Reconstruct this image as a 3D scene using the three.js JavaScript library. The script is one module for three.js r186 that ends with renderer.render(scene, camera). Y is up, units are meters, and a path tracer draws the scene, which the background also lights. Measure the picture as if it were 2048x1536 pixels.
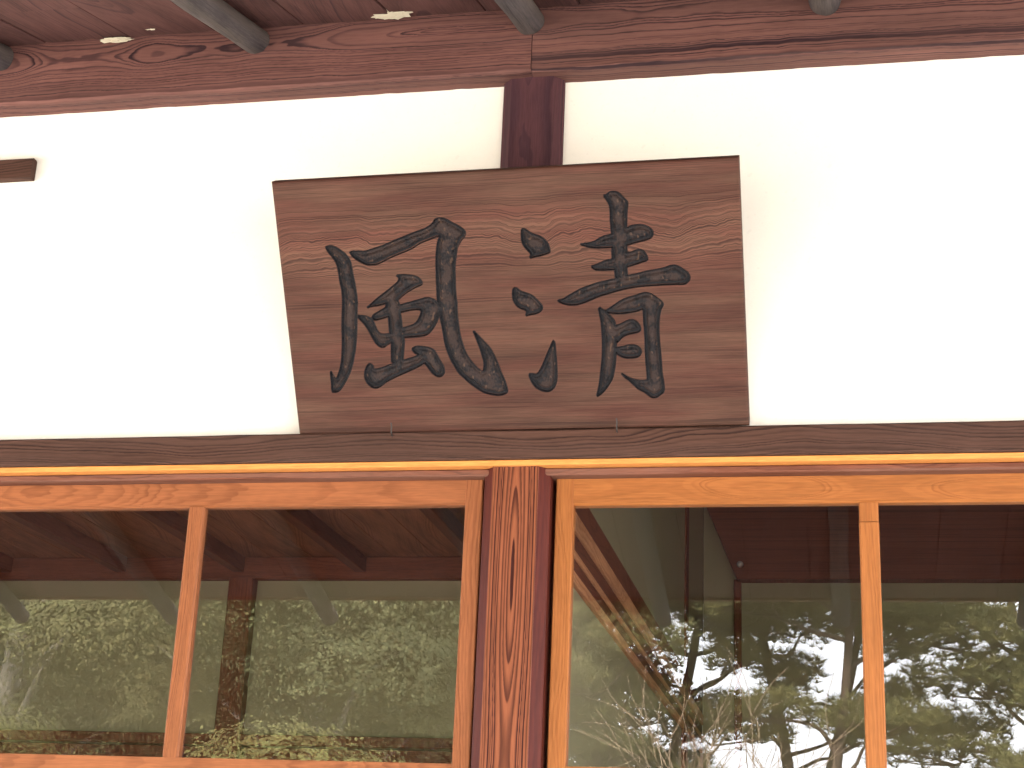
import * as THREE from 'three';
import { mergeGeometries, mergeVertices } from 'three/addons/utils/BufferGeometryUtils.js';
import { createNoise2D, createNoise3D } from 'simplex-noise';

// ------------------------------------------------------------------ camera, sky, sun, exposure
const scene = new THREE.Scene();
const camera = new THREE.PerspectiveCamera(26.743, 4 / 3, 0.05, 900);
camera.position.set(0.6575, 1.6, 3.2);
camera.rotation.set(0.328544, 0.209707, 0.044078, 'YXZ');
scene.add(camera);

const SKY = { horizon: [1.42, 1.44, 1.5], zenith: [1.22, 1.28, 1.42] };
{
  const w = 256, h = 128, d = new Float32Array(w * h * 4);
  for (let j = 0; j < h; j++) for (let i = 0; i < w; i++) {
    const el = Math.max(0, Math.sin(((j + 0.5) / h - 0.5) * Math.PI)), k = (j * w + i) * 4;
    for (let c = 0; c < 3; c++) d[k + c] = SKY.horizon[c] + (SKY.zenith[c] - SKY.horizon[c]) * Math.pow(el, 0.7);
    d[k + 3] = 1;
  }
  const t = new THREE.DataTexture(d, w, h, THREE.RGBAFormat, THREE.FloatType);
  t.mapping = THREE.EquirectangularReflectionMapping; t.magFilter = THREE.LinearFilter; t.needsUpdate = true;
  scene.background = t; scene.environment = t;
}
const sun = new THREE.DirectionalLight(0xfff0dc, 4.8);
sun.position.set(-9, 18, -16); sun.target.position.set(0, 0, 4);
sun.castShadow = true; sun.shadow.radius = 12; sun.shadow.mapSize.set(2048, 2048);
Object.assign(sun.shadow.camera, { left: -22, right: 22, top: 24, bottom: -24, near: 1, far: 70 });
scene.add(sun, sun.target);

const renderer = new THREE.WebGLRenderer({ antialias: true });
renderer.setSize(1024, 768);
renderer.shadowMap.enabled = true; renderer.shadowMap.type = THREE.PCFSoftShadowMap;
renderer.toneMapping = THREE.LinearToneMapping;
renderer.toneMappingExposure = 9.0;

// ------------------------------------------------------------------ helpers
function rng(seed) { let a = seed >>> 0; return () => { a |= 0; a = (a + 0x6d2b79f5) | 0; let t = Math.imul(a ^ (a >>> 15), 1 | a); t = (t + Math.imul(t ^ (t >>> 7), 61 | t)) ^ t; return ((t ^ (t >>> 14)) >>> 0) / 4294967296; }; }
const n2 = createNoise2D(rng(11)), n3 = createNoise3D(rng(12));
const clamp = (x, a = 0, b = 1) => Math.min(b, Math.max(a, x));
const sm = (a, b, x) => { const t = clamp((x - a) / (b - a)); return t * t * (3 - 2 * t); };
const lerp = (a, b, t) => a + (b - a) * t;
const toS = (c) => 255 * (c <= 0.0031308 ? 12.92 * c : 1.055 * Math.pow(c, 1 / 2.4) - 0.055);
const taken = {};
function numbered(n) { const k = taken[n] = (taken[n] ?? -1) + 1; return k ? `${n}_${String(k).padStart(3, '0')}` : n; }
function mark(o, label, category, group) { o.userData.label = label; o.userData.category = category; if (group) o.userData.group = group; return o; }
function thing(name, label, category, group, pos = [0, 0, 0]) {
  const g = new THREE.Group(); g.name = numbered(name); g.position.set(...pos); scene.add(g); return mark(g, label, category, group);
}
function part(name, geo, mat, parent) {
  const m = new THREE.Mesh(geo, mat); m.name = parent === scene ? numbered(name) : name; m.castShadow = m.receiveShadow = true; parent.add(m); return m;
}
function dataTex(px, w, h, srgb) {
  const t = new THREE.DataTexture(px, w, h, THREE.RGBAFormat); t.wrapS = t.wrapT = THREE.RepeatWrapping;
  t.magFilter = THREE.LinearFilter; t.minFilter = THREE.LinearMipmapLinearFilter; t.generateMipmaps = true;
  if (srgb) t.colorSpace = THREE.SRGBColorSpace; t.needsUpdate = true; return t;
}

// ------------------------------------------------------------------ wood: growth rings cut by the face of a board (colours are linear base colours)
// L x W metres; pith runs along u at height pv and depth pd below the face; both wander, which makes the arches
function woodSample(o, u, v) {
  const s = o.seed ?? 0, fv = o.fv ?? 400;
  const pv = o.pv + (o.pvA ?? 0.01) * n2(u * (o.pvF ?? 0.8), s + 3.1);
  const pd = (o.pd ?? 0.05) + (o.pdA ?? 0.02) * n2(u * (o.pdF ?? 0.9), s + 9.7) + (o.pdA2 ?? 0.003) * n2(u * (o.pdF2 ?? 4), s + 17.3);
  let r = Math.hypot(v - pv, pd) + (o.wob ?? 0.0016) * n2(u * 5 + s, v * 22) + (o.warp ?? 0.0005) * n2(u * 22 + s, v * 70);
  const sp = o.sp ?? 0.006;
  const ph = r / sp + 1.1 * n2(r * 40, s + 40.5);
  const f = ph - Math.floor(ph), k = Math.floor(ph);
  const ringAmp = 0.55 + 0.45 * n2(k * 3.7, s + 5);
  let late = sm(o.l0 ?? 0.35, 0.86, f) * (1 - sm(0.9, 1, f)) * ringAmp;
  const fibre = n2(u * 7 + s, v * fv) * 0.55 + n2(u * 24 + s, v * fv * 1.9) * 0.45;
  const broad = n2(u * 1.7 + s * 2, v * 9) * 0.6 + n2(u * 5, v * 30 + s) * 0.4;
  return { late: clamp(late * (o.con ?? 1)), fibre, broad };
}
const woodCache = {};
function wood(o) {
  if (woodCache[o.name]) return woodCache[o.name];
  const w = o.w ?? 1024, h = o.h ?? 256; o.fv = Math.min(450, 0.2 * h / o.W); const px = new Uint8Array(w * h * 4), bp = new Uint8Array(w * h * 4);
  for (let j = 0; j < h; j++) for (let i = 0; i < w; i++) {
    const u = (i + 0.5) / w * o.L, v = (j + 0.5) / h * o.W, q = woodSample(o, u, v), k = (j * w + i) * 4;
    const tone = 1 + (o.fib ?? 0.2) * q.fibre + (o.bro ?? 0.18) * q.broad;
    const wx = o.wx ? clamp(0.5 + 0.9 * n2(u * 1.1 + 31, v * 14 + (o.seed ?? 0)) + 0.5 * q.fibre) * o.wx : 0;   // greyed, weathered fibres
    for (let c = 0; c < 3; c++) {
      let e = lerp(o.early[c], o.late[c], q.late) * tone;
      if (wx) e = lerp(e, (o.grey ?? [0.2, 0.17, 0.15])[c], wx);
      px[k + c] = clamp(toS(clamp(e)), 0, 255);
    }
    px[k + 3] = 255;
    const b = clamp(0.5 + (o.raise ?? -0.35) * (q.late - 0.4) + 0.16 * q.fibre) * 255; bp[k] = bp[k + 1] = bp[k + 2] = b; bp[k + 3] = 255;
  }
  const m = new THREE.MeshPhysicalMaterial({ map: dataTex(px, w, h, true), bumpMap: dataTex(bp, w, h, false), bumpScale: o.bump ?? 0.0008, roughness: o.rough ?? 0.62, metalness: 0, specularIntensity: o.spec ?? 0.25 });
  m.name = o.name; m.userData.tex = [o.L, o.W]; return woodCache[o.name] = m;
}
// a bar with a given cross-section; uv in metres along the grain and round the section, over the wood's own size
function prism(profile, len, axis, mat, { u0 = 0, v0 = 0, seg = 1, jitter = null, cap = true } = {}) {
  const [tL, tW] = mat.userData.tex ?? [1, 1], pos = [], uv = [], n = profile.length;
  let area = 0; for (let i = 0; i < n; i++) { const a = profile[i], b = profile[(i + 1) % n]; area += a[0] * b[1] - b[0] * a[1]; }
  const put = (p, t) => axis === 'x' ? [t, p[0], p[1]] : axis === 'y' ? [p[0], t, p[1]] : [p[0], p[1], t];
  const flip = (axis === 'y') !== (area < 0);
  const tri = (A, B, C, a, b, c) => { if (flip) { pos.push(...A, ...C, ...B); uv.push(...a, ...c, ...b); } else { pos.push(...A, ...B, ...C); uv.push(...a, ...b, ...c); } };
  let acc = 0;
  for (let i = 0; i < n; i++) {
    const a = profile[i], b = profile[(i + 1) % n], l = Math.hypot(a[0] - b[0], a[1] - b[1]);
    for (let s = 0; s < seg; s++) {
      const t0 = len * s / seg, t1 = len * (s + 1) / seg, P = (q, k, t) => put(jitter ? jitter(q, k, t) : q, t);
      const A = P(a, i, t0), B = P(b, (i + 1) % n, t0), C = P(b, (i + 1) % n, t1), D = P(a, i, t1);
      const ua = (u0 + t0) / tL, ub = (u0 + t1) / tL, va = (v0 + acc) / tW, vb = (v0 + acc + l) / tW;
      tri(A, B, C, [ua, va], [ua, vb], [ub, vb]); tri(A, C, D, [ua, va], [ub, vb], [ub, va]);
    }
    acc += l;
  }
  if (cap) for (let e = 0; e < 2; e++) {
    const t = e ? len : 0, sh = THREE.ShapeUtils.triangulateShape(profile.map((p) => new THREE.Vector2(...p)), []);
    for (const f of sh) {
      const q = f.map((k) => jitter ? jitter(profile[k], k, t) : profile[k]), V = q.map((p) => put(p, t)), U = q.map((p) => [(u0 + p[0] * 0.2) / tL, (v0 + p[1]) / tW]);
      const ccw = e === 1; // outward along +axis
      if (ccw) tri(V[0], V[1], V[2], U[0], U[1], U[2]); else tri(V[0], V[2], V[1], U[0], U[2], U[1]);
    }
  }
  const g = new THREE.BufferGeometry(); g.setAttribute('position', new THREE.Float32BufferAttribute(pos, 3)); g.setAttribute('uv', new THREE.Float32BufferAttribute(uv, 2)); g.computeVertexNormals(); return g;
}
// horizontal bar, section in (y, z): the face towards +z comes first
const secX = (y0, y1, z0, z1, c = 0.003) => [[y0 + c, z1], [y1 - c, z1], [y1, z1 - c], [y1, z0 + c], [y1 - c, z0], [y0 + c, z0], [y0, z0 + c], [y0, z1 - c]];
const secY = (x0, x1, z0, z1, c = 0.003) => [[x0 + c, z1], [x1 - c, z1], [x1, z1 - c], [x1, z0 + c], [x1 - c, z0], [x0 + c, z0], [x0, z0 + c], [x0, z1 - c]];
const secZ = (x0, x1, y0, y1, c = 0.003) => [[x0 + c, y0], [x1 - c, y0], [x1, y0 + c], [x1, y1 - c], [x1 - c, y1], [x0 + c, y1], [x0, y1 - c], [x0, y0 + c]];
function barX(name, parent, mat, x0, x1, y0, y1, z0, z1, c, opt) { const m = part(name, prism(secX(y0, y1, z0, z1, c), x1 - x0, 'x', mat, opt), mat, parent); m.position.x = x0; return m; }
function barY(name, parent, mat, x0, x1, y0, y1, z0, z1, c, opt) { const m = part(name, prism(secY(x0, x1, z0, z1, c), y1 - y0, 'y', mat, opt), mat, parent); m.position.y = y0; return m; }
function barZ(name, parent, mat, x0, x1, y0, y1, z0, z1, c, opt) { const m = part(name, prism(secZ(x0, x1, y0, y1, c), z1 - z0, 'z', mat, opt), mat, parent); m.position.z = z0; return m; }

// ------------------------------------------------------------------ materials
const W = {
  plateL: wood({ name: 'plate_wood', L: 1.6, W: 0.7, w: 2048, h: 512, seed: 2, pv: 0.112, pvA: 0.008, pd: 0.022, pdA: 0.026, pdF: 1.5, pdA2: 0.005, pdF2: 6, sp: 0.0092, early: [0.148, 0.067, 0.056], late: [0.026, 0.013, 0.016], con: 1.6, fib: 0.24, wx: 0.3, grey: [0.08, 0.042, 0.038], bump: 0.0012 }),
  plateR: wood({ name: 'plate_wood_b', L: 1.6, W: 0.7, w: 2048, h: 512, seed: 61, pv: 0.125, pvA: 0.008, pd: 0.03, pdA: 0.024, pdF: 1.1, pdA2: 0.004, pdF2: 5, sp: 0.0092, early: [0.136, 0.063, 0.052], late: [0.026, 0.013, 0.016], con: 1.6, fib: 0.24, wx: 0.35, grey: [0.08, 0.043, 0.038], bump: 0.0012 }),
  strut: wood({ name: 'strut_wood', L: 1.2, W: 0.5, w: 1024, h: 512, seed: 14, pv: 0.05, pd: 0.12, pdA: 0.01, sp: 0.006, early: [0.07, 0.029, 0.034], late: [0.03, 0.015, 0.022], bro: 0.2, rough: 0.7 }),
  post: wood({ name: 'post_wood', L: 1.6, W: 0.5, w: 2048, h: 512, seed: 23, pv: 0.05, pvA: 0.003, pd: 0.012, pdA: 0.016, pdF: 1.3, pdA2: 0, wob: 0.0002, warp: 0.00005, sp: 0.0052, early: [0.2, 0.064, 0.029], late: [0.034, 0.0075, 0.005], con: 1.7, l0: 0.15, bro: 0.12, rough: 0.5, bump: 0.001 }),
  lintel: wood({ name: 'lintel_wood', L: 3, W: 0.3, w: 2048, h: 256, seed: 33, pv: 0.1, pd: 0.09, sp: 0.005, early: [0.07, 0.034, 0.024], late: [0.025, 0.012, 0.009], con: 1.3, wx: 0.3, grey: [0.07, 0.04, 0.032] }),
  strip: wood({ name: 'new_strip_wood', L: 3, W: 0.12, w: 1024, h: 64, seed: 41, pv: 0.3, pd: 0.2, sp: 0.004, early: [0.6, 0.25, 0.07], late: [0.4, 0.14, 0.035], con: 0.5, bro: 0.06 }),
  head: wood({ name: 'head_rail_wood', L: 3, W: 0.3, w: 2048, h: 256, seed: 51, pv: 0.02, pd: 0.05, sp: 0.006, early: [0.15, 0.055, 0.033], late: [0.065, 0.022, 0.015], con: 1, wx: 0.45, grey: [0.18, 0.1, 0.075] }),
  doorL: wood({ name: 'red_door_wood', L: 1.5, W: 0.3, w: 2048, h: 256, seed: 71, wob: 0.0005, pv: 0.03, pd: 0.14, pdA: 0.02, sp: 0.0034, early: [0.245, 0.088, 0.036], late: [0.12, 0.036, 0.015], con: 0.85, bro: 0.16, rough: 0.5 }),
  doorR: wood({ name: 'amber_door_wood', L: 1.5, W: 0.3, w: 2048, h: 256, seed: 83, pv: 0.03, pvA: 0.012, pd: 0.025, pdA: 0.03, pdF: 1.9, sp: 0.010, early: [0.285, 0.103, 0.03], late: [0.18, 0.056, 0.016], con: 0.7, bro: 0.12, rough: 0.5 }),
  log: wood({ name: 'log_wood', L: 1.5, W: 0.22, w: 1024, h: 256, seed: 91, pv: 0.4, pd: 0.3, sp: 0.006, early: [0.062, 0.052, 0.054], late: [0.03, 0.026, 0.03], con: 0.7, bro: 0.35, wx: 0.35, grey: [0.13, 0.105, 0.085], rough: 0.8 }),
  soffit: wood({ name: 'soffit_wood', L: 1.4, W: 0.9, w: 1024, h: 1024, seed: 101, pv: 0.45, pvA: 0.2, pd: 0.06, pdA: 0.04, pdF: 1.6, sp: 0.011, early: [0.09, 0.042, 0.038], late: [0.03, 0.017, 0.02], con: 0.8, bro: 0.3, rough: 0.75 }),
  rail: wood({ name: 'pale_rail_wood', L: 2, W: 0.3, w: 1024, h: 128, seed: 141, pv: 0.1, pd: 0.08, sp: 0.006, early: [0.5, 0.24, 0.12], late: [0.34, 0.14, 0.06], con: 0.7 }),
  wane: wood({ name: 'red_wane_wood', L: 1.6, W: 0.5, w: 512, h: 256, seed: 27, pv: 0.3, pd: 0.3, sp: 0.012, early: [0.07, 0.014, 0.009], late: [0.042, 0.009, 0.007], con: 0.7, rough: 0.5, bump: 0.0004 }),
  inner: wood({ name: 'dark_inner_wood', L: 2, W: 0.5, w: 1024, h: 256, seed: 111, pv: 0.1, pd: 0.06, sp: 0.008, early: [0.13, 0.037, 0.018], late: [0.06, 0.016, 0.008], con: 0.8, rough: 0.6 }),
  ceiling: wood({ name: 'ceiling_board_wood', L: 2, W: 0.8, w: 1024, h: 512, seed: 121, pv: 0.4, pvA: 0.1, pd: 0.05, pdA: 0.04, sp: 0.01, early: [0.23, 0.085, 0.04], late: [0.12, 0.038, 0.018], con: 0.8, bro: 0.25, rough: 0.65 }),
};
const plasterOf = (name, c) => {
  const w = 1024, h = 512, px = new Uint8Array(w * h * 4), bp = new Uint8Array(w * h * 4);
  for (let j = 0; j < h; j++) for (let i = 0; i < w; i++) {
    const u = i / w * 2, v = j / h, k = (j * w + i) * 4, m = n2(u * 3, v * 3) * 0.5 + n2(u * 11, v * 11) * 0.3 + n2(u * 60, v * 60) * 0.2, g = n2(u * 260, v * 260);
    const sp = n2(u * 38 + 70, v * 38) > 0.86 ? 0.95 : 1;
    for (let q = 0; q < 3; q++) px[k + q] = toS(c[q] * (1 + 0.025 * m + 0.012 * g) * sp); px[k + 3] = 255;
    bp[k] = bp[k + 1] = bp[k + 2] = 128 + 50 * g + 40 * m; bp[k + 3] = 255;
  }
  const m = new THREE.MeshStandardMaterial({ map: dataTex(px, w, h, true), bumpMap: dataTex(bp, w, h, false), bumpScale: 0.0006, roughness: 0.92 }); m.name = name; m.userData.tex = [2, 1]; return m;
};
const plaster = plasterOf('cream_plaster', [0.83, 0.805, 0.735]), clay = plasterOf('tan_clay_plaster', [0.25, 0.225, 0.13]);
const flat = (name, c, rough, extra = {}) => { const m = new THREE.MeshStandardMaterial({ roughness: rough, ...extra }); m.color.setRGB(...c); m.name = name; return m; };
const iron = flat('dark_iron', [0.03, 0.024, 0.021], 0.6, { metalness: 0.3 });
const lime = flat('lime_plaster_drip', [0.5, 0.45, 0.34], 0.95);
const roofing = flat('bark_roofing', [0.07, 0.05, 0.04], 0.95);
const glass = new THREE.MeshPhysicalMaterial({ color: 0xffffff, transmission: 1, thickness: 0, roughness: 0, ior: 1.85 }); glass.name = 'window_glass';

// ------------------------------------------------------------------ ground
{
  const w = 512, px = new Uint8Array(w * w * 4);
  for (let j = 0; j < w; j++) for (let i = 0; i < w; i++) { const k = (j * w + i) * 4, v = 1 + 0.12 * n2(i * 0.35, j * 0.35) + 0.1 * n2(i * 0.06, j * 0.06), c = [0.4, 0.375, 0.33]; for (let q = 0; q < 3; q++) px[k + q] = toS(c[q] * v); px[k + 3] = 255; }
  const t = dataTex(px, w, w, true); t.repeat.set(300, 300);
  const g = part('ground', new THREE.PlaneGeometry(700, 700), new THREE.MeshStandardMaterial({ map: t, roughness: 0.95 }), scene);
  g.material.name = 'pale_gravel'; g.rotation.x = -Math.PI / 2; g.userData.kind = 'structure';
}
const FLOOR = 0.62, XE = 4.6;   // floor height, half length of the facade

// ------------------------------------------------------------------ facade timbers and plaster
const chips = (edge, amp, seed) => (q, k, t) => edge.includes(k) ? [q[0] + amp * Math.max(0, n2(t * 7 + seed, k) * 0.6 + n2(t * 31 + seed, k) * 0.4), q[1] - amp * 0.8 * Math.max(0, n2(t * 6 + seed, k + 9) * 0.6 + n2(t * 28, k + seed) * 0.4)] : q;
{
  const KB = 3.436, KT = 3.606, sec = secX(KB, KT, -0.1, 0.061, 0.006);
  const a = part('wall_plate_beam', prism(sec, XE, 'x', W.plateL, { u0: 0.2, seg: 160, jitter: chips([0, 7], 0.004, 5) }), W.plateL, scene); a.position.x = -XE;
  mark(a, 'reddish brown roof beam length, left of the butt joint above the short post', 'beam', 'roof beams above the plaster');
  const b = part('wall_plate_beam', prism(secX(KB, KT, -0.1, 0.0605, 0.006), XE, 'x', W.plateR, { seg: 160, jitter: chips([0, 7], 0.004, 77) }), W.plateR, scene); b.position.x = 0.0012;
  mark(b, 'reddish brown roof beam length, right of the butt joint above the short post', 'beam', 'roof beams above the plaster');
}
// chamfered posts: section with broad corner cuts
const postSec = (x, z1, c) => [[x - 0.07 + c, z1], [x + 0.07 - c, z1], [x + 0.07, z1 - c], [x + 0.07, -0.1], [x - 0.07, -0.1], [x - 0.07, z1 - c]];
{
  const s = part('short_post', prism(postSec(0, 0.034, 0.022), 0.83, 'y', W.strut, {}), W.strut, scene); s.position.y = 2.615;
  mark(s, 'short dark purple brown chamfered post between roof beam and hanging sign', 'post');
  const p = thing('door_post', 'red brown chamfered cedar post with bold arched grain between the two glass doors', 'post');
  part('post_core', prism(postSec(0, 0.034, 0.022), 2.53 - FLOOR, 'y', W.wane, {}), W.wane, p).position.y = FLOOR;
  barY('planed_face', p, W.post, -0.0485, 0.0485, FLOOR, 2.5295, 0.02, 0.037, 0.0012, { u0: 1.3 });
  for (const x of [-1.46, 1.46]) {
    const q = part('door_post', prism(postSec(x, 0.03, 0.022), 2.53 - FLOOR, 'y', W.post, { u0: 0.5 }), W.post, scene); q.position.y = FLOOR;
    mark(q, x < 0 ? 'outer chamfered post at the far jamb of the red wood door' : 'outer chamfered post at the far jamb of the amber wood door', 'post');
  }
}
{
  const tp = thing('plaster_wall', 'cream white plaster wall behind the carved sign', 'wall');
  for (const [x0, x1] of [[-XE, -0.066], [0.066, XE]]) barX('plaster_panel', tp, plaster, x0, x1, 2.54, 3.45, -0.085, 0, 0.001, { u0: x0 + 9 });
}
mark(barX('lintel_rail', scene, W.lintel, -XE, XE, 2.5335, 2.5957, -0.05, 0.055, 0.004, { seg: 90, jitter: chips([1, 2], 0.0018, 9) }), 'long dark brown rail under the plaster that the sign stands on', 'rail');
mark(barX('edge_strip', scene, W.strip, -XE, XE, 2.5212, 2.533, -0.03, 0.046, 0.0015), 'thin bright orange strip of new wood under the dark rail', 'strip');
mark(barX('door_head_rail', scene, W.head, -XE, XE, 2.506, 2.5208, -0.085, 0.022, 0.003, { seg: 90, jitter: chips([0, 7], 0.003, 21) }), 'weathered brown grooved head rail above the glass doors', 'rail');
mark(barX('wall_batten', scene, W.lintel, -2.3, -1.212, 3.2565, 3.3105, 0.0015, 0.022, 0.003), 'short brown batten ending on the plaster beside the roof beam', 'batten');

// ------------------------------------------------------------------ sliding glass doors
function slidingDoor(label, mat, x0, x1, mull, top, gap) {
  const d = thing('sliding_glass_door', label, 'door', 'sliding glass doors'), F = -0.01, B = -0.042, st = 0.037, G = -0.03;
  const rails = [[top - 0.0, 2.512], [1.874, 1.919], [1.3, 1.345], [FLOOR + 0.02, FLOOR + 0.12]];
  barY('stile', d, mat, x0, x0 + st, FLOOR + 0.02, 2.512, B, F, 0.002, { u0: 0.4, v0: 0.06 });
  barY('stile', d, mat, x1 - st, x1, FLOOR + 0.02, 2.512, B, F, 0.002, { u0: 0.9, v0: 0.12 });
  rails.forEach(([y0, y1], i) => {
    const r = part(i ? (i === 3 ? 'bottom_rail' : 'middle_rail') : 'top_rail', prism([[y0 + 0.005, F - 0.0015], [y1, F - 0.0015], [y1, B + 0.001], [y0, B + 0.001], [y0, F - 0.008]], x1 - x0 - 2 * st, 'x', mat, { u0: 0.1 + 0.37 * i, v0: 0.004 }), mat, d);
    r.position.x = x0 + st;
  });
  const [m0, m1] = mull;
  for (let i = 0; i < 3; i++) {
    const y1 = rails[i][0], y0 = rails[i + 1][1];
    if (i === 0 && gap) {
      barY('mullion', d, mat, m0, m1, y0, y1 - 0.041, B + 0.003, F - 0.003, 0.003, { u0: 0.2, v0: 0.2 });
      barY('mullion', d, mat, m0 + 0.0006, m1 - 0.0006, y1 - 0.0395, y1, B + 0.003, F - 0.0036, 0.003, { u0: 0.7, v0: 0.14 });
    } else barY('mullion', d, mat, m0, m1, y0, y1, B + 0.003, F - 0.003, 0.004, { u0: 0.3 * i, v0: 0.2 });
    for (const [a, b] of [[x0 + st, m0], [m1, x1 - st]]) {
      const g = part('glass_pane', new THREE.PlaneGeometry(b - a + 0.004, y1 - y0 + 0.004), glass, d); g.position.set((a + b) / 2, (y0 + y1) / 2, G);
    }
  }
  return d;
}
slidingDoor('reddish orange wooden sliding door with glass panes mirroring broadleaf trees', W.doorL, -1.39, -0.078, [-0.7345, -0.698], 2.4537, false);
slidingDoor('amber yellow wooden sliding door with glass panes mirroring pines and sky', W.doorR, 0.0785, 1.39, [0.6945, 0.7336], 2.4503, true);
slidingDoor('further red wood sliding door beyond the outer post on the red door side', W.doorL, -2.84, -1.53, [-2.21, -2.17], 2.4537, false);
slidingDoor('further amber wood sliding door beyond the outer post on the amber door side', W.doorR, 1.53, 2.84, [2.17, 2.21], 2.4503, false);
{
  const t = thing('outer_wall', 'low plaster wall and sill closing the facade below the head rail', 'wall');
  for (const [x0, x1] of [[-XE, -2.85], [2.85, XE]]) barX('plaster_panel', t, plaster, x0, x1, 0, 2.5, -0.09, -0.005, 0.001);
  barX('sill', t, W.lintel, -2.85, 2.85, FLOOR - 0.1, FLOOR + 0.018, -0.1, 0.05, 0.004);
  barX('base_board', t, W.lintel, -2.85, 2.85, 0, FLOOR - 0.102, -0.09, 0.0, 0.002);
}

// ------------------------------------------------------------------ eave: log rafters under boards
const SL = 0.30, SA = Math.atan(SL), soffitY = (z) => 3.597 - SL * (z - 0.061);
{
  const e = thing('eave_roof', 'deep eave of dark boards carried by slender log rafters', 'eave');
  const r = rng(5), len = 2.86, cs = Math.cos(SA), RL = (zA, zB) => (zB - zA) / cs;
  const bw = 0.656 / 3;
  for (let k = -21; k < 21; k++) {
    const x0 = k * bw + 0.109, off = r() * 0.004;
    const m = part('soffit_board', prism(secZ(0.0015, bw - 0.0015, 0, 0.012, 0.0015), RL(-0.12, 2.68), 'z', W.soffit, { u0: r() * 3, v0: (k * 0.31) % 0.9 }), W.soffit, e);
    m.position.set(x0, soffitY(-0.12) + off, -0.12); m.rotation.x = SA;
  }
  for (let k = -6; k <= 6; k++) {
    const R = 0.0325 + 0.003 * (r() - 0.5), L = RL(-0.05, 2.78), g = new THREE.CylinderGeometry(R, R * 1.04, L, 20, 24, false), P = g.attributes.position, s = r() * 50;
    for (let i = 0; i < P.count; i++) { const x = P.getX(i), y = P.getY(i), z = P.getZ(i), f = 1 + 0.05 * n3(x * 22 + s, y * 2.2, z * 22) + 0.03 * n3(x * 60, y * 7 + s, z * 60); P.setXYZ(i, x * f + 0.003 * n2(y * 1.3, s), y, z * f); }
    const U = g.attributes.uv; for (let i = 0; i < U.count; i++) { const a = U.getX(i), b = U.getY(i); U.setXY(i, b * L / 1.5 + s, a * 0.2 / 0.22); }
    g.computeVertexNormals(); g.rotateX(Math.PI / 2);
    const m = part('log_rafter', g, W.log, e), zc = (-0.05 + 2.78) / 2;
    m.position.set(-0.005 + 0.656 * k, soffitY(zc) - 0.0325 / cs + 0.001, zc); m.rotation.x = SA;
  }
  const f = barX('eave_fascia', e, W.inner, -XE, XE, -0.004, 0.03, -0.012, 0.012, 0.002); f.position.set(-XE, soffitY(2.69), 2.695);
  const d = part('roof_deck', prism([[soffitY(2.7) + 0.034, 2.7], [soffitY(-4.2) + 0.034, -4.2], [soffitY(-4.2) - 1.4, -8.6], [soffitY(-4.2) - 1.22, -8.6], [soffitY(-4.2) + 0.2, -4.2], [soffitY(2.7) + 0.11, 2.7]], XE * 2 + 0.6, 'x', roofing), roofing, e); d.position.x = -XE - 0.3;
}
// lime drips left on the boards and the beam
function drip(x, y, z, sx, sy, sz, seed, label) {
  const g = new THREE.IcosahedronGeometry(1, 4), P = g.attributes.position;
  for (let i = 0; i < P.count; i++) { const a = P.getX(i), b = P.getY(i), c = P.getZ(i), f = 1 + 0.45 * n3(a * 1.7 + seed, b * 1.7, c * 1.7) + 0.22 * n3(a * 5, b * 5 + seed, c * 5); P.setXYZ(i, a * f * sx, b * f * sy, c * f * sz); }
  g.computeVertexNormals(); const m = part('lime_patch', g, lime, scene); m.position.set(x, y, z); mark(m, label, 'plaster patch', 'lime patches under the eave');
}
drip(-0.326, 3.588, 0.1, 0.042, 0.0035, 0.022, 3, 'largest pale lime patch on the soffit boards beside the beam joint');
drip(-1.018, 3.59, 0.066, 0.034, 0.0045, 0.008, 8, 'thin pale lime sliver along the top edge of the beam');
drip(-0.905, 3.585, 0.115, 0.018, 0.003, 0.006, 15, 'smallest pale lime speck on the soffit boards');

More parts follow.
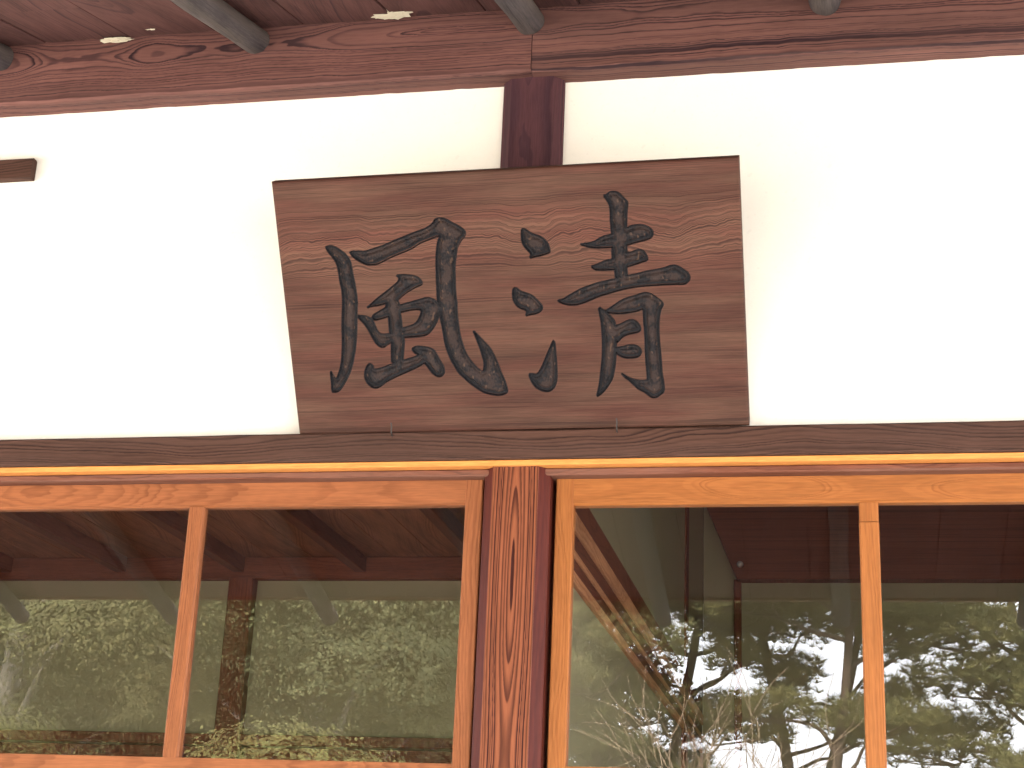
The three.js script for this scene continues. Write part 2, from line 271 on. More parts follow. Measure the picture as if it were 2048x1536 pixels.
// ------------------------------------------------------------------ rooms behind the glass
{
  const fl = part('interior_floor', new THREE.BoxGeometry(XE * 2, 0.06, 8), W.ceiling, scene); fl.position.set(0, FLOOR - 0.03, -4.1); fl.userData.kind = 'structure';
  const ol = thing('end_wall', 'plaster end walls and rear wall closing the house', 'wall');
  for (const s of [-1, 1]) { const m = part('plaster_panel', new THREE.BoxGeometry(0.1, 4.9, 8.5), plaster, ol); m.position.set(s * (XE - 0.06), 2.45, -4.3); }
  const rb = part('plaster_panel', new THREE.BoxGeometry(XE * 2, 4.9, 0.1), plaster, ol); rb.position.set(0, 2.45, -7.72);

  // left room: flat boarded ceiling on rafters, back wall with beam and post
  const c = thing('left_room_ceiling', 'dark boarded ceiling on square rafters seen through the red door', 'ceiling');
  const r = rng(9);
  for (let k = 0; k < 27; k++) { const m = part('ceiling_board', prism(secZ(0.001, 0.164, 0, 0.012, 0.001), 2.64, 'z', W.ceiling, { u0: r() * 2, v0: r() }), W.ceiling, c); m.position.set(-4.5 + k * 0.165, 2.962 + r() * 0.002, -2.71); }
  for (let k = 0; k < 8; k++) barZ('ceiling_rafter', c, W.inner, -0.69 - 0.495 * k, -0.645 - 0.495 * k, 2.9, 2.9615, -2.7, -0.09, 0.003, { u0: k * 0.3 });
  const b = thing('left_room_back_wall', 'plaster back wall with dark beam, post and rail seen through the red door', 'wall');
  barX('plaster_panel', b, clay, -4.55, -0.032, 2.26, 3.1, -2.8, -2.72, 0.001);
  barX('beam', b, W.inner, -4.55, -0.033, 2.872, 2.961, -2.79, -2.69, 0.004);
  barX('rail', b, W.inner, -4.55, -0.033, 2.235, 2.275, -2.78, -2.67, 0.004);
  barX('sliding_panel', b, W.inner, -4.55, -0.034, FLOOR, 2.234, -2.78, -2.74, 0.001);
  for (const x of [-1.635, -3.455]) barY('post', b, W.inner, x - 0.05, x + 0.05, FLOOR, 2.871, -2.78, -2.665, 0.005);

  // partition running back from the door post, right room
  const p = thing('room_partition', 'plaster partition with stacked rails running back from the door post', 'wall');
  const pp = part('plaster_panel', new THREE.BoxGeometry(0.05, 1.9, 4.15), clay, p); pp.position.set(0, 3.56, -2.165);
  const bars = [[2.578, 2.645, 0.055, W.inner], [2.532, 2.5775, 0.062, W.rail], [2.487, 2.5315, 0.05, W.inner], [2.47, 2.4865, 0.058, W.rail], [2.436, 2.4695, 0.05, W.inner], [2.408, 2.4355, 0.058, W.rail]];
  bars.forEach(([y0, y1, w, m], i) => barZ('rail', p, m, -w / 2, w / 2, y0, y1, -4.21, -0.105, 0.002, { u0: i * 0.4 }));
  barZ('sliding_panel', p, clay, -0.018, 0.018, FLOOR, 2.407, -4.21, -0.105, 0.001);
  for (const z of [-3.39]) barY('post', p, W.inner, -0.034, 0.034, FLOOR, 4.3, z - 0.05, z + 0.05, 0.003);

  const rc = thing('right_room_ceiling', 'dark boarded sloping ceiling seen through the amber door', 'ceiling');
  for (let k = 0; k < 15; k++) { const m = part('ceiling_board', prism(secZ(0.001, 0.299, 0, 0.014, 0.001), 4.2, 'z', W.ceiling, { u0: r() * 2, v0: r() }), W.ceiling, rc); m.position.set(0.03 + k * 0.3, 3.72 + 0.002 * r(), -4.26); m.rotation.x = 0.03; }
  for (let k = 0; k < 3; k++) barX('ceiling_beam', rc, W.inner, 0.03, 4.5, 0, 0.1, -0.05, 0.05, 0.004).position.set(0.03, 3.53 + 0.03 * k * 1.25, -1 - k * 1.25);
  const rw = thing('right_room_back_wall', 'plaster back wall of the room seen through the amber door', 'wall');
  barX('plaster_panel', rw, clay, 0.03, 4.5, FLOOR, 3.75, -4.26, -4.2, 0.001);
  const be = part('beam', prism([[0.035, 3.56], [0.19, 3.18], [4.5, 3.18], [4.5, 3.56]], 0.1, 'z', W.inner), W.inner, rw); be.position.z = -4.215;
  { const k = part('porcelain_knob', new THREE.LatheGeometry([[0, -0.012], [0.009, -0.012], [0.0145, -0.006], [0.012, 0], [0.0145, 0.006], [0.009, 0.012], [0, 0.012]].map((q) => new THREE.Vector2(...q)), 20), flat('white_porcelain', [0.4, 0.37, 0.33], 0.4), scene); k.rotation.x = Math.PI / 2; k.position.set(0.205, 3.245, -4.1); mark(k, 'tiny white porcelain knob on the dark beam seen through the amber door', 'knob'); }
  barY('post', rw, W.inner, 0.172, 0.205, FLOOR, 3.19, -4.22, -4.17, 0.003);
}

// ------------------------------------------------------------------ hanging sign with two carved characters
// outlines of the brush strokes in millimetres from the lower left corner of the face
const GLYPHS = {
  wind: [
    [99,404,111,406,123,400,134,392,143,383,150,370,151,350,154,328,156,302,156,281,155,281,153,263,152,252,149,226,145,198,140,176,133,152,123,130,111,112,100,97,89,94,83,95,84,111,84,142,88,131,95,122,101,131,109,152,114,180,117,207,118,230,121,257,125,285,126,310,123,332,122,351,120,368,112,382,104,392,100,400],
    [150,391,163,392,183,390,201,395,217,399,240,407,262,415,283,422,302,428,314,431,327,438,333,444,338,451,350,452,362,448,372,441,383,435,393,428,399,421,396,413,389,406,383,398,378,390,376,379,373,366,370,347,369,328,368,308,368,281,369,277,368,263,368,246,369,222,371,202,375,186,379,171,388,154,398,141,407,132,414,127,417,138,418,152,415,163,412,177,407,193,403,206,399,217,408,207,416,197,425,187,433,177,440,161,447,142,452,124,458,109,461,96,463,85,455,80,442,78,426,81,412,85,399,94,386,104,373,117,362,128,355,142,348,156,343,170,340,181,337,195,336,212,334,231,332,244,332,257,332,278,329,265,329,289,330,316,331,343,333,370,337,395,341,408,346,416,336,415,324,411,312,407,300,403,286,394,271,388,252,382,235,376,220,369,206,363,192,362,181,364,167,372,157,380,152,386],
    [245,338,257,339,273,337,287,334,296,327,299,321,297,316,288,314,278,309,264,302,252,293,241,285,215,280,201,277,187,276,175,272,187,280,198,289,211,298,225,307,240,318,249,325,251,333],
    [225,289,243,288,246,278,246,281,246,260,248,245,248,227,251,206,248,184,244,163,243,152,219,150,221,178,223,199,221,215,221,233,221,253,217,267,217,276],
    [185,250,189,257,200,262,209,267,216,271,226,269,224,253,213,251,203,248,191,246],
    [238,273,266,279,291,285,308,289,322,284,334,269,330,251,320,232,309,218,298,210,277,208,251,207,235,209,236,224,262,229,277,234,286,244,295,264,277,266,239,259],
    [152,257,171,255,185,248,190,234,195,220,203,214,218,215,235,216,234,202,217,196,203,186,191,193,182,210,175,227,165,242],
    [170,154,178,149,178,140,195,142,221,151,247,158,273,165,279,169,270,174,265,182,275,187,296,185,312,179,318,168,323,156,331,141,331,130,325,122,314,122,304,131,295,146,289,152,280,146,254,135,228,125,205,115,189,103,178,100,166,107,159,118,158,131,163,145]],
  clear: [
    [516,422,522,422,530,415,540,409,551,406,560,399,567,391,570,380,571,372,563,370,553,367,539,365,528,362,533,370,525,379,517,389,514,402,515,414],
    [490,301,497,302,504,294,517,290,529,284,538,274,546,265,548,258,542,251,532,247,520,246,512,243,516,253,510,257,499,261,492,269,488,279,488,291],
    [567,192,569,178,569,153,569,124,567,104,560,89,548,83,533,86,522,94,514,107,510,122,519,121,528,119,539,135,550,158,561,180],
    [686,482,693,482,700,488,709,488,717,485,725,476,734,466,733,458,731,447,729,416,727,379,727,364,725,335,725,313,702,310,701,332,697,350,698,376,699,404,698,433,699,459,694,471],
    [633,386,643,386,663,389,674,396,684,400,697,402,714,406,730,414,743,419,759,419,769,416,778,410,782,403,779,394,771,390,758,387,742,384,730,380,716,377,703,377,686,377,673,377,660,378,646,381],
    [653,340,663,342,671,345,683,350,696,352,727,364,738,365,749,369,757,369,763,363,768,354,767,347,757,345,745,341,729,337,714,333,690,331,670,332,660,333],
    [580,273,592,274,603,281,617,288,631,295,647,300,663,305,669,306,685,309,701,312,725,317,744,320,765,325,789,328,805,331,815,335,826,334,838,326,847,319,851,311,849,303,840,296,824,297,800,297,759,296,735,294,711,290,687,284,663,278,659,276,646,271,632,266,616,262,602,263,592,266,585,269],
    [663,257,674,248,682,241,689,233,694,226,696,216,698,203,697,190,694,173,693,156,691,142,688,125,684,109,673,91,660,77,648,69,654,85,658,105,662,129,666,154,668,186,668,219,666,238],
    [675,246,684,251,697,259,713,269,730,274,746,278,758,282,769,280,779,273,789,265,795,258,793,253,789,247,785,231,783,207,783,183,784,159,785,134,785,113,788,93,788,77,780,71,772,65,762,65,755,71,747,78,736,83,727,93,718,102,708,110,702,118,715,108,727,103,742,100,754,101,756,104,755,127,754,151,755,176,755,208,754,232,755,250,741,245,728,243,712,241,696,242,682,244],
    [695,216,708,219,719,225,730,228,740,223,747,211,745,203,732,200,719,198,708,193,701,185,697,182,695,194],
    [695,171,708,172,721,175,733,175,742,170,746,161,741,152,730,149,712,149,698,156,692,163]]};
{
  const SW = 0.957, SH = 0.5445, C = 0.0005, nx = Math.round(SW / C), ny = Math.round(SH / C), N = nx * ny;
  const mask = new Uint8Array(N);
  for (const [code, key] of [[1, 'wind'], [2, 'clear']]) for (const raw of GLYPHS[key]) {
    let P = []; for (let i = 0; i < raw.length; i += 2) P.push([raw[i] / 1000, raw[i + 1] / 1000]);
    for (let it = 0; it < 1; it++) { const Q = []; for (let i = 0; i < P.length; i++) { const a = P[i], b = P[(i + 1) % P.length]; Q.push([a[0] * 0.75 + b[0] * 0.25, a[1] * 0.75 + b[1] * 0.25], [a[0] * 0.25 + b[0] * 0.75, a[1] * 0.25 + b[1] * 0.75]); } P = Q; }
    let lo = 1e9, hi = -1e9; for (const p of P) { lo = Math.min(lo, p[1]); hi = Math.max(hi, p[1]); }
    for (let j = Math.max(0, Math.floor(lo / C)); j <= Math.min(ny - 1, Math.ceil(hi / C)); j++) {
      const y = (j + 0.5) * C, xs = [];
      for (let i = 0; i < P.length; i++) { const a = P[i], b = P[(i + 1) % P.length]; if ((a[1] > y) !== (b[1] > y)) xs.push(a[0] + (y - a[1]) / (b[1] - a[1]) * (b[0] - a[0])); }
      xs.sort((a, b) => a - b);
      for (let q = 0; q + 1 < xs.length; q += 2) for (let i = Math.max(0, Math.round(xs[q] / C)); i < Math.min(nx, Math.round(xs[q + 1] / C)); i++) mask[j * nx + i] = code;
    }
  }
  // exact distance to the stroke edge, inside and outside
  function edt(inside) {
    const INF = 1e9, f = new Float32Array(N), n = Math.max(nx, ny), v = new Int32Array(n), z = new Float32Array(n + 1), col = new Float32Array(n), out = new Float32Array(n);
    for (let i = 0; i < N; i++) f[i] = (mask[i] > 0) === inside ? INF : 0;
    const pass = (m) => {
      let k = 0; v[0] = 0; z[0] = -INF; z[1] = INF;
      for (let q = 1; q < m; q++) { let s; do { const r = v[k]; s = (col[q] + q * q - col[r] - r * r) / (2 * q - 2 * r); } while (s <= z[k] && --k > -1); k++; v[k] = q; z[k] = s; z[k + 1] = INF; }
      k = 0; for (let q = 0; q < m; q++) { while (z[k + 1] < q) k++; const d = q - v[k]; out[q] = d * d + col[v[k]]; }
    };
    for (let i = 0; i < nx; i++) { for (let j = 0; j < ny; j++) col[j] = f[j * nx + i]; pass(ny); for (let j = 0; j < ny; j++) f[j * nx + i] = out[j]; }
    for (let j = 0; j < ny; j++) { for (let i = 0; i < nx; i++) col[i] = f[j * nx + i]; pass(nx); for (let i = 0; i < nx; i++) f[j * nx + i] = out[i]; }
    for (let i = 0; i < N; i++) f[i] = Math.sqrt(f[i]) * C; return f;
  }
  const din = edt(true), dout = edt(false), sd = (k) => (mask[k] ? din[k] - C / 2 : -(dout[k] - C / 2)) + 0.0016;
  // colour: cedar, and dark paint in the cut, rubbed off the raised middle of the strokes
  const px = new Uint8Array(N * 4), bp = new Uint8Array(N * 4);
  const o = { seed: 131, pv: 0.405, pvA: 0.014, pvF: 1.6, pd: 0.07, pdA: 0.045, pdF: 2.2, pdA2: 0.006, pdF2: 9, sp: 0.0043, con: 1.1, warp: 0.0012 };
  for (let j = 0; j < ny; j++) for (let i = 0; i < nx; i++) {
    const k = j * nx + i, u = (i + 0.5) * C, v = (j + 0.5) * C, q = woodSample(o, u, v), d = sd(k);
    const band = Math.exp(-(((v - 0.405 - 0.015 * n2(u * 3, 2)) / 0.06) ** 2));
    // straight fine grain, thrown into chevrons along one wavy band
    const vw = v + band * (0.017 * n2(u * 4.5, 5) + 0.007 * n2(u * 14, 8) + 0.0015 * n2(u * 50, v * 60)) + 0.002 * n2(u * 2.5, v * 9) + 0.0005 * n2(u * 20, v * 60);
    const ph = vw / 0.0046 + 1.4 * n2(vw * 60, 3), fr = ph - Math.floor(ph), amp = 0.35 + 0.65 * (0.5 + 0.5 * n2(Math.floor(ph) * 2.3, 17)), gate = 0.55 + 0.45 * n2(u * 3 + 20, v * 30);
    const lw = clamp(sm(0.3, 0.85, fr) * (1 - sm(0.88, 1, fr)) * amp * clamp(0.85 * gate + 0.95 * band));
    const tone = 1 + 0.3 * q.fibre + 0.3 * q.broad + 0.55 * band;
    const red = clamp(0.5 + 0.7 * n2(u * 2.2 + 8, v * 16) + 0.3 * n2(u * 6, v * 60));
    let c = [0, 1, 2].map((x) => lerp(lerp([0.076, 0.037, 0.025][x], [0.068, 0.027, 0.019][x], red), [0.0125, 0.0058, 0.005][x], lw) * tone);
    const paint = sm(-0.0011, 0.0003, d);
    if (paint > 0) {
      const rub = sm(0.0045, 0.009, d) * sm(-0.25, 0.55, n2(u * 30, v * 30) * 0.6 + n2(u * 150, v * 110) * 0.4 + 0.25);
      const chip = sm(0.003, 0.006, d) * sm(0.72, 0.85, n2(u * 60 + 40, v * 38));
      const ink = [0.0085, 0.0083, 0.0105].map((x) => x * (1 + 0.25 * n2(u * 120, v * 120)));
      const worn = [0.034, 0.0215, 0.019], bare = [0.08, 0.047, 0.032];
      c = c.map((x, a) => lerp(x, lerp(lerp(ink[a], worn[a], rub * 0.8), bare[a], chip * 0.7), paint));
    }
    for (let x = 0; x < 3; x++) px[k * 4 + x] = toS(clamp(c[x])); px[k * 4 + 3] = 255;
    const b = clamp(0.5 - 0.45 * (lw - 0.3) + 0.16 * q.fibre + (d > 0 ? 0.25 * n2(u * 140, v * 140) : 0)) * 255; bp[k * 4] = bp[k * 4 + 1] = bp[k * 4 + 2] = b; bp[k * 4 + 3] = 255;
  }
  const mat = new THREE.MeshPhysicalMaterial({ map: dataTex(px, nx, ny, true), bumpMap: dataTex(bp, nx, ny, false), bumpScale: 0.0012, roughness: 0.62, specularIntensity: 0.3 }); mat.name = 'sign_cedar'; mat.userData.tex = [SW, SH];
  // relief: cut walls, raised middle, rolled rim
  const G = 3, gx = Math.floor(nx / G), gy = Math.floor(ny / G), T = 0.036;
  const H = (i, j) => {
    const x = i / gx * SW, y = j / gy * SH, k = Math.min(ny - 1, Math.round(j / gy * ny)) * nx + Math.min(nx - 1, Math.round(i / gx * nx)), d = sd(k);
    let h = 0; if (d > 0) h = -0.009 * sm(0, 0.0035, d) + 0.006 * sm(0.003, 0.013, d) + 0.0006 * n2(x * 60, y * 60) * sm(0.003, 0.006, d);
    const e = Math.min(x, SW - x, y, SH - y), R = 0.007; if (e < R) h -= R - Math.sqrt(Math.max(0, R * R - (R - e) ** 2));
    return h + 0.0004 * n2(x * 3, y * 9);
  };
  const V = new Float32Array((gx + 1) * (gy + 1) * 3), U = new Float32Array((gx + 1) * (gy + 1) * 2);
  for (let j = 0; j <= gy; j++) for (let i = 0; i <= gx; i++) { const k = j * (gx + 1) + i; V.set([i / gx * SW - 0.007 * (j / gy) * (1 - sm(0, 0.06, i / gx * SW)), j / gy * SH, H(i, j)], k * 3); U.set([i / gx, j / gy], k * 2); }
  const idx = [[], [], []];
  for (let j = 0; j < gy; j++) for (let i = 0; i < gx; i++) {
    const a = j * (gx + 1) + i, b = a + 1, c = a + gx + 1, d = c + 1, m = mask[Math.min(ny - 1, Math.floor((j + 0.5) * ny / gy)) * nx + Math.min(nx - 1, Math.floor((i + 0.5) * nx / gx))];
    idx[m].push(a, b, d, a, d, c);
  }
  const full = new THREE.BufferGeometry(); full.setAttribute('position', new THREE.BufferAttribute(V, 3)); full.setAttribute('uv', new THREE.BufferAttribute(U, 2)); full.setIndex(idx.flat()); full.computeVertexNormals();
  const piece = (list) => { const map = new Map(), p = [], u = [], n = [], ix = []; const NA = full.attributes.normal.array; for (const q of list) { let w = map.get(q); if (w === undefined) { w = map.size; map.set(q, w); p.push(V[q * 3], V[q * 3 + 1], V[q * 3 + 2]); u.push(U[q * 2], U[q * 2 + 1]); n.push(NA[q * 3], NA[q * 3 + 1], NA[q * 3 + 2]); } ix.push(w); } const g = new THREE.BufferGeometry(); g.setAttribute('position', new THREE.Float32BufferAttribute(p, 3)); g.setAttribute('normal', new THREE.Float32BufferAttribute(n, 3)); g.setAttribute('uv', new THREE.Float32BufferAttribute(u, 2)); g.setIndex(ix); return g; };
  const s = thing('hanging_sign', 'dark cedar sign board carved with two large characters, leaning out on the rail', 'sign', undefined, [-0.4755, 2.5935, 0.045]);
  s.rotation.set(THREE.MathUtils.degToRad(31.5), 0, 0); s.rotation.z = 0.003;
  const body = prism(secX(0, SH, -T, -0.0065, 0.003), SW, 'x', mat, {}); { const B = body.attributes.position; for (let i = 0; i < B.count; i++) if (B.getX(i) < 0.01) B.setX(i, B.getX(i) - 0.007 * B.getY(i) / SH); }
  const board = piece(idx[0]).toNonIndexed();
  part('board', mergeGeometries([board, body]), mat, s);
  const w = part('carved_character', piece(idx[1]), mat, s); w.userData.label = 'carved wind character 風 in worn blue black paint';
  const c = part('carved_character', piece(idx[2]), mat, s); c.userData.label = 'carved clear character 清 in worn blue black paint';
  // two bent iron hooks that hold the lower edge
  for (const [x, label] of [[0.2104, 'small bent iron hook under the framed wind character of the sign'], [0.6888, 'small bent iron hook under the water dots character of the sign']]) {
    const X = -0.4755 + x, pts = [[X, 2.585, 0.05], [X, 2.589, 0.0625], [X, 2.597, 0.0655], [X + 0.0005, 2.604, 0.068], [X, 2.611, 0.0712]].map((p) => new THREE.Vector3(...p));
    const h = part('sign_hook', new THREE.TubeGeometry(new THREE.CatmullRomCurve3(pts), 20, 0.0015, 8, false), iron, scene); mark(h, label, 'hook', 'hooks under the sign');
  }
}

// ------------------------------------------------------------------ garden across from the facade (mirrored in the panes)
const bark = flat('grey_bark', [0.27, 0.25, 0.21], 0.95), pineBark = flat('dark_pine_bark', [0.075, 0.052, 0.042], 0.95), twigBark = flat('dry_twig_bark', [0.3, 0.22, 0.15], 0.9);
const leafMat = (name) => { const m = new THREE.MeshStandardMaterial({ vertexColors: true, roughness: 0.9, side: THREE.DoubleSide }); m.name = name; return m; };
const leafM = leafMat('broad_leaves'), needleM = leafMat('pine_needles');
function limb(pts, r0, r1, sides = 8) {
  const curve = new THREE.CatmullRomCurve3(pts.map((p) => p.isVector3 ? p : new THREE.Vector3(...p))), n = Math.max(6, pts.length * 5), g = new THREE.TubeGeometry(curve, n, 1, sides, false), P = g.attributes.position;
  for (let i = 0; i <= n; i++) { const c = curve.getPointAt(i / n), R = lerp(r0, r1, i / n); for (let k = 0; k <= sides; k++) { const q = i * (sides + 1) + k, b = R * (1 + 0.14 * n2(i * 0.7, k * 0.9 + r0 * 100)); P.setXYZ(q, c.x + (P.getX(q) - c.x) * b, c.y + (P.getY(q) - c.y) * b, c.z + (P.getZ(q) - c.z) * b); } }
  g.computeVertexNormals(); return g;
}
{ // wooded rise behind the grove
  const g = new THREE.PlaneGeometry(70, 34, 200, 100); g.rotateX(-Math.PI / 2); const P = g.attributes.position, c = [];
  for (let i = 0; i < P.count; i++) {
    const x = P.getX(i) - 42, z = P.getZ(i) + 41, b = sm(24, 32, z) * sm(-4.5, -8.5, x + (z - 30) * 0.25);
    const y = b * (9.5 + 1.5 * n2(x * 0.1, z * 0.1) + 0.9 * n2(x * 0.55, z * 0.55) + 0.45 * n2(x * 1.4, z * 1.4)) - 0.05;
    P.setXYZ(i, x, y, z); const v = 0.75 + 0.35 * n2(x * 1.1, z * 1.1); c.push(0.05 * v, 0.058 * v, 0.026 * v);
  }
  g.setAttribute('color', new THREE.Float32BufferAttribute(c, 3)); g.computeVertexNormals();
  const h = part('wooded_hill', g, leafM, scene); h.userData.kind = 'structure';
}
class Leaves {
  constructor() { this.p = []; this.c = []; }
  blade(x, y, z, d, s, len, wid, col) { // flat pointed leaf from (x,y,z) along d, spread along s
    const hx = x + d.x * len * 0.5, hy = y + d.y * len * 0.5, hz = z + d.z * len * 0.5, w = wid / 2;
    this.p.push(x, y, z, hx + s.x * w, hy + s.y * w, hz + s.z * w, x + d.x * len, y + d.y * len, z + d.z * len, x, y, z, x + d.x * len, y + d.y * len, z + d.z * len, hx - s.x * w, hy - s.y * w, hz - s.z * w);
    for (let i = 0; i < 6; i++) this.c.push(...col);
  }
  needle(x, y, z, d, s, len, wid, col) { const w = wid / 2; this.p.push(x - s.x * w, y - s.y * w, z - s.z * w, x + s.x * w, y + s.y * w, z + s.z * w, x + d.x * len, y + d.y * len, z + d.z * len); for (let i = 0; i < 3; i++) this.c.push(...col); }
  geo() { const g = new THREE.BufferGeometry(); g.setAttribute('position', new THREE.Float32BufferAttribute(this.p, 3)); g.setAttribute('color', new THREE.Float32BufferAttribute(this.c, 3)); g.computeVertexNormals(); return g; }
}
const vec = (r) => { const z = r() * 2 - 1, a = r() * 6.2832, q = Math.sqrt(1 - z * z); return new THREE.Vector3(q * Math.cos(a), z, q * Math.sin(a)); };
function broadleaf(name, label, x, z, h, rad, low, seed, o = {}) {
  const r = rng(seed), t = thing(name, label, 'tree', o.group ?? 'broadleaf trees across the garden', [x, 0, z]), limbs = [], L = new Leaves();
  const top = h - rad * 0.5, lean = (r() - 0.5) * 0.8;
  const trunk = [[0, 0, 0], [lean * 0.3, low * 0.5, 0.1], [lean * 0.6, low, 0], [lean, (low + top) / 2, 0.1], [lean, top, 0]];
  part('trunk', limb(trunk, 0.17, 0.05, 10), bark, t);
  const nB = o.clumps ?? 26, size = o.leaf ?? 0.042, dens = o.dens ?? 4800;
  for (let k = 0; k < nB; k++) {
    const a = k * 2.4 + r() * 0.8, f = Math.pow((k + 0.5) / nB, 0.8), y = lerp(low, h - 0.3, f), R = rad * Math.sqrt(Math.max(0.06, 1 - Math.pow(2 * f - 0.85, 2) * 0.72)) * (0.45 + 0.6 * r());
    const cx = lean * f + Math.cos(a) * R, cz = Math.sin(a) * R, cs = (0.45 + 0.45 * r()) * (o.cs ?? 1);
    if (k % 2 === 0) limbs.push(limb([[lean * f * 0.8, Math.max(0.8, y - R * 0.8 - 0.2), 0], [lean * f + Math.cos(a) * R * 0.45, y - R * 0.35, Math.sin(a) * R * 0.45], [cx, y + cs * 0.1, cz]], 0.055, 0.012, 6));
    const tint = 0.65 + 0.75 * r(), yel = r();
    for (let q = 0; q < dens; q++) {
      const d = vec(r); if (d.y < -0.35 && r() < 0.7) d.y *= -1;
      const lobes = 1 + 0.28 * n3(d.x * 2.1 + k, d.y * 2.1, d.z * 2.1 + seed) + 0.14 * n3(d.x * 6 + k, d.y * 9, d.z * 6 + seed), rr = cs * lobes * (0.78 + 0.26 * Math.sqrt(r()));
      const px = cx + d.x * rr * 1.3, py = y + d.y * rr * 0.55, pz = cz + d.z * rr * 1.3;
      const nv = new THREE.Vector3(d.x, d.y * 0.8 + 0.28, d.z).addScaledVector(vec(r), 0.38).normalize(), dir = vec(r).cross(nv).normalize(), side = new THREE.Vector3().crossVectors(dir, nv);
      const v = tint * (0.8 + 0.4 * r()), c = o.col ?? [0.1, 0.115, 0.045];
      L.blade(px, py, pz, dir, side, size * (0.7 + 0.6 * r()), size * 0.5, [c[0] * v * (1 + 0.35 * yel), c[1] * v * (1 + 0.15 * yel), c[2] * v]);
    }
  }
  for (const g of limbs) part('limb', g, bark, t); part('crown', L.geo(), leafM, t);
  return t;
}
function pine(label, x, z, h, pads, seed, o = {}) { // pads: [dx, y, dz, radius]
  const r = rng(seed), t = thing('pine_tree', label, 'tree', 'pines across the garden', [x, 0, z]), limbs = [], L = new Leaves();
  const ax = (y) => 0.22 * Math.sin(y * 0.9 + seed) + (o.lean ?? 0) * y, az = (y) => 0.15 * Math.sin(y * 0.7 + seed * 2);
  const tp = []; for (let i = 0; i <= 8; i++) { const y = h * i / 8; tp.push([ax(y), y, az(y)]); }
  part('trunk', limb(tp, o.r ?? 0.065, 0.028, 10), pineBark, t);
  for (const [dx, y, dz, R] of pads) {
    const y0 = Math.min(h - 0.2, y - 0.25 - 0.3 * r()), s = [ax(y0), y0, az(y0)], e = [ax(y) + dx, y - 0.05, az(y) + dz];
    const one = []; one.push(limb([s, [lerp(s[0], e[0], 0.4) + (r() - 0.5) * 0.2, lerp(s[1], e[1], 0.4) + (r() - 0.3) * 0.25, lerp(s[2], e[2], 0.45)], [lerp(s[0], e[0], 0.75) + (r() - 0.5) * 0.2, lerp(s[1], e[1], 0.8) + (r() - 0.5) * 0.15, lerp(s[2], e[2], 0.75)], e], 0.026, 0.01, 6));
    for (let q = 0; q < 5; q++) { const a = r() * 6.28, l = R * (0.5 + 0.5 * r()); one.push(limb([[lerp(s[0], e[0], 0.8), lerp(s[1], e[1], 0.85), lerp(s[2], e[2], 0.8)], [e[0] + Math.cos(a) * l * 0.5, y - 0.03 + 0.1 * (r() - 0.5), e[2] + Math.sin(a) * l * 0.5], [e[0] + Math.cos(a) * l, y + 0.08 * (r() - 0.3), e[2] + Math.sin(a) * l]], 0.011, 0.004, 5)); }
    limbs.push(mergeGeometries(one));
    const nT = Math.round((o.dens ?? 800) * R * R) + 60;
    for (let q = 0; q < nT; q++) {
      const a = r() * 6.28, rr = R * Math.sqrt(r()), bump = 0.55 + 0.6 * n2(Math.cos(a) * rr * 2.2 + seed, Math.sin(a) * rr * 2.2 + y * 3); if (bump < 0.25) continue;
      const cx = e[0] + Math.cos(a) * rr, cz = e[2] + Math.sin(a) * rr, cy = y + (r() - 0.35) * 0.34 * bump + 0.1 * (1 - rr / R), v = 0.75 + 0.6 * r(), yl = r();
      for (let k = 0; k < 13; k++) {
        const d = vec(r); d.y = Math.abs(d.y) * 0.9 + 0.12; d.normalize(); const sd = new THREE.Vector3().crossVectors(d, vec(r)).normalize();
        L.needle(cx, cy, cz, d, sd, 0.085 + 0.06 * r(), 0.011, [0.11 * v * (1 + 0.35 * yl), 0.12 * v * (1 + 0.15 * yl), 0.05 * v]);
      }
    }
  }
  for (const g of limbs) part('limb', g, pineBark, t); part('crown', L.geo(), needleM, t);
}
broadleaf('broadleaf_tree', 'tall grey limbed evergreen tree mirrored in the red door beside its mullion', -7.4, 11.5, 7.6, 2.3, 3.2, 201, { clumps: 17, cs: 1.3, dens: 7500, col: [0.105, 0.118, 0.05] });
broadleaf('broadleaf_tree', 'rounded layered evergreen tree mirrored between the mullion and the cedar post', -3.7, 10.5, 5.2, 1.6, 3.0, 202, { clumps: 14, cs: 1.35, dens: 8500, col: [0.115, 0.128, 0.055] });
broadleaf('broadleaf_tree', 'dense dark evergreen tree behind the rounded layered tree', -4.2, 15, 8.4, 2.6, 1.4, 203, { clumps: 40, cs: 1.35, dens: 1300, leaf: 0.085, col: [0.05, 0.06, 0.026] });
broadleaf('broadleaf_tree', 'broad dark evergreen tree behind the grey limbed tree', -9.3, 15.5, 8.8, 2.8, 1.4, 204, { clumps: 40, cs: 1.35, dens: 1300, leaf: 0.085, col: [0.05, 0.06, 0.026] });
broadleaf('broadleaf_tree', 'far evergreen tree closing the gap behind the grove', -7, 19.5, 9.6, 3, 1.2, 205, { clumps: 46, dens: 900, leaf: 0.12, cs: 1.45, col: [0.05, 0.06, 0.026] });
broadleaf('broadleaf_tree', 'far evergreen tree at the open end of the grove', -12.5, 18.5, 9.4, 3, 1.2, 206, { clumps: 46, dens: 900, leaf: 0.12, cs: 1.45, col: [0.05, 0.06, 0.026] });
broadleaf('garden_shrub', 'low yellow green shrub at the foot of the grove', -5.9, 8.2, 3.15, 0.9, 1.2, 207, { clumps: 12, col: [0.12, 0.13, 0.04], cs: 0.8, group: 'shrubs in the garden' });
broadleaf('garden_shrub', 'small yellow green shrub nearest the cedar post in the mirrored garden', -2.7, 7.6, 2.95, 0.7, 1.2, 208, { clumps: 10, col: [0.12, 0.13, 0.04], cs: 0.7, group: 'shrubs in the garden' });
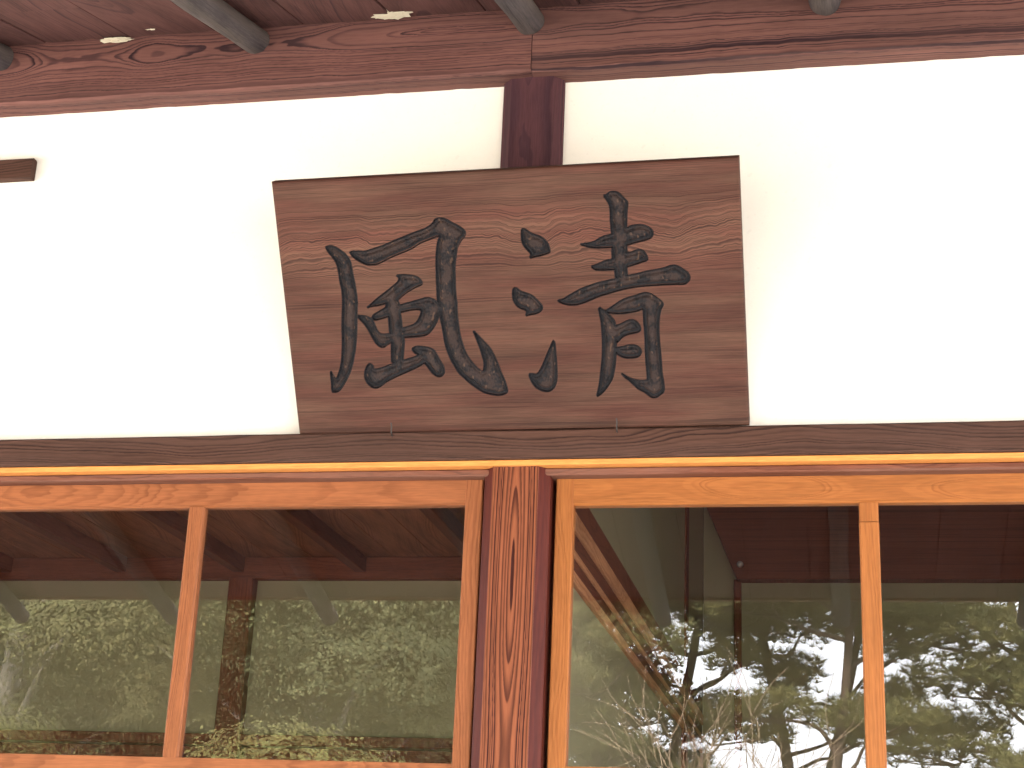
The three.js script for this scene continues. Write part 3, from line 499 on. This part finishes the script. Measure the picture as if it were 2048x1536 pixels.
broadleaf('broadleaf_tree', 'leafy low tree filling the gap under the grove canopy', -6.3, 13.2, 4.2, 2.0, 1.0, 209, { clumps: 16, cs: 1.3, dens: 7000, col: [0.075, 0.085, 0.036] });
broadleaf('broadleaf_tree', 'far evergreen tree standing between grove and pines', -4.9, 20, 7.6, 2.4, 1.2, 210, { clumps: 36, dens: 900, leaf: 0.12, cs: 1.3, col: [0.05, 0.06, 0.026] });
const padsFor = (seed, n, y0, y1, R0, R1, spread) => { const r = rng(seed), out = []; for (let i = 0; i < n; i++) { const a = i * 2.4 + r(), y = lerp(y0, y1, (i + r() * 0.7) / n); out.push([Math.cos(a) * spread * (0.3 + 0.7 * r()), y, Math.sin(a) * spread * (0.3 + 0.7 * r()), lerp(R0, R1, r())]); } return out; };
pine('dense pine with foliage down its trunk beside the grove', -1.85, 12.5, 7.2, padsFor(301, 30, 3.0, 6.6, 0.45, 0.8, 1.1), 31, { dens: 620 });
pine('pine with bare dark trunk under a flat crown', -0.95, 13.5, 7.4, [...padsFor(302, 20, 4.8, 6.9, 0.6, 1.0, 1.3), [-0.8, 4.2, 0.2, 0.55], [0.5, 3.6, -0.3, 0.7], [-0.3, 3.3, 0.4, 0.7], ...padsFor(311, 4, 3.8, 4.75, 0.2, 0.4, 1.1)], 34);
pine('thickest pine trunk with open sky on both sides', -0.1, 14.5, 7.8, [...padsFor(303, 20, 4.95, 7.2, 0.6, 1.0, 1.3), [0.8, 3.9, 0.1, 0.5], ...padsFor(312, 5, 3.7, 4.9, 0.2, 0.42, 1.1)], 37, { r: 0.085 });
pine('leaning forked pine mirrored next to the amber door mullion', 0.75, 12.5, 6.6, [...padsFor(304, 15, 4.6, 6.2, 0.55, 0.9, 1.1), [0.4, 3.6, 0, 0.6], [-0.7, 3.75, 0.3, 0.5]], 41, { lean: -0.05 });
pine('slender twin trunk pine leaning behind the forked pine', 0.35, 15.5, 7.6, [...padsFor(307, 14, 5.1, 7.4, 0.55, 0.9, 1.2), [0.5, 4.3, 0.2, 0.4], ...padsFor(313, 3, 3.8, 4.9, 0.2, 0.4, 1.0)], 53, { lean: 0.06 });
pine('wide pine with layered pads mirrored at the far pane of the amber door', 2.35, 13, 6.0, padsFor(305, 15, 2.9, 4.75, 0.5, 0.85, 1.3), 43, { dens: 620 });
pine('further pine standing beyond the amber door mirror edge', 5.3, 14, 7.5, padsFor(306, 16, 3.2, 7.2, 0.6, 1.0, 1.3), 47);
{ // leafless shrub
  const r = rng(77), t = thing('bare_shrub', 'leafless tan shrub of tangled twigs below the pines', 'shrub', undefined, [-0.35, 0, 9.6]), tw = [];
  const grow = (p, d, l, w, n) => { const e = p.clone().addScaledVector(d, l), m = p.clone().lerp(e, 0.5).add(vec(r).multiplyScalar(l * 0.1)); tw.push(limb([p, m, e], w, w * 0.6, 5)); if (n) for (let k = 0; k < 3; k++) grow(e, d.clone().add(vec(r).multiplyScalar(0.75)).normalize(), l * (0.65 + 0.2 * r()), w * 0.6, n - 1); };
  for (let k = 0; k < 4; k++) grow(new THREE.Vector3((r() - 0.5) * 0.2, 0, (r() - 0.5) * 0.2), new THREE.Vector3((r() - 0.5) * 0.9, 1, (r() - 0.5) * 0.9).normalize(), 1.15, 0.022, 4);
  part('twigs', mergeGeometries(tw), twigBark, t);
}

renderer.render(scene, camera);
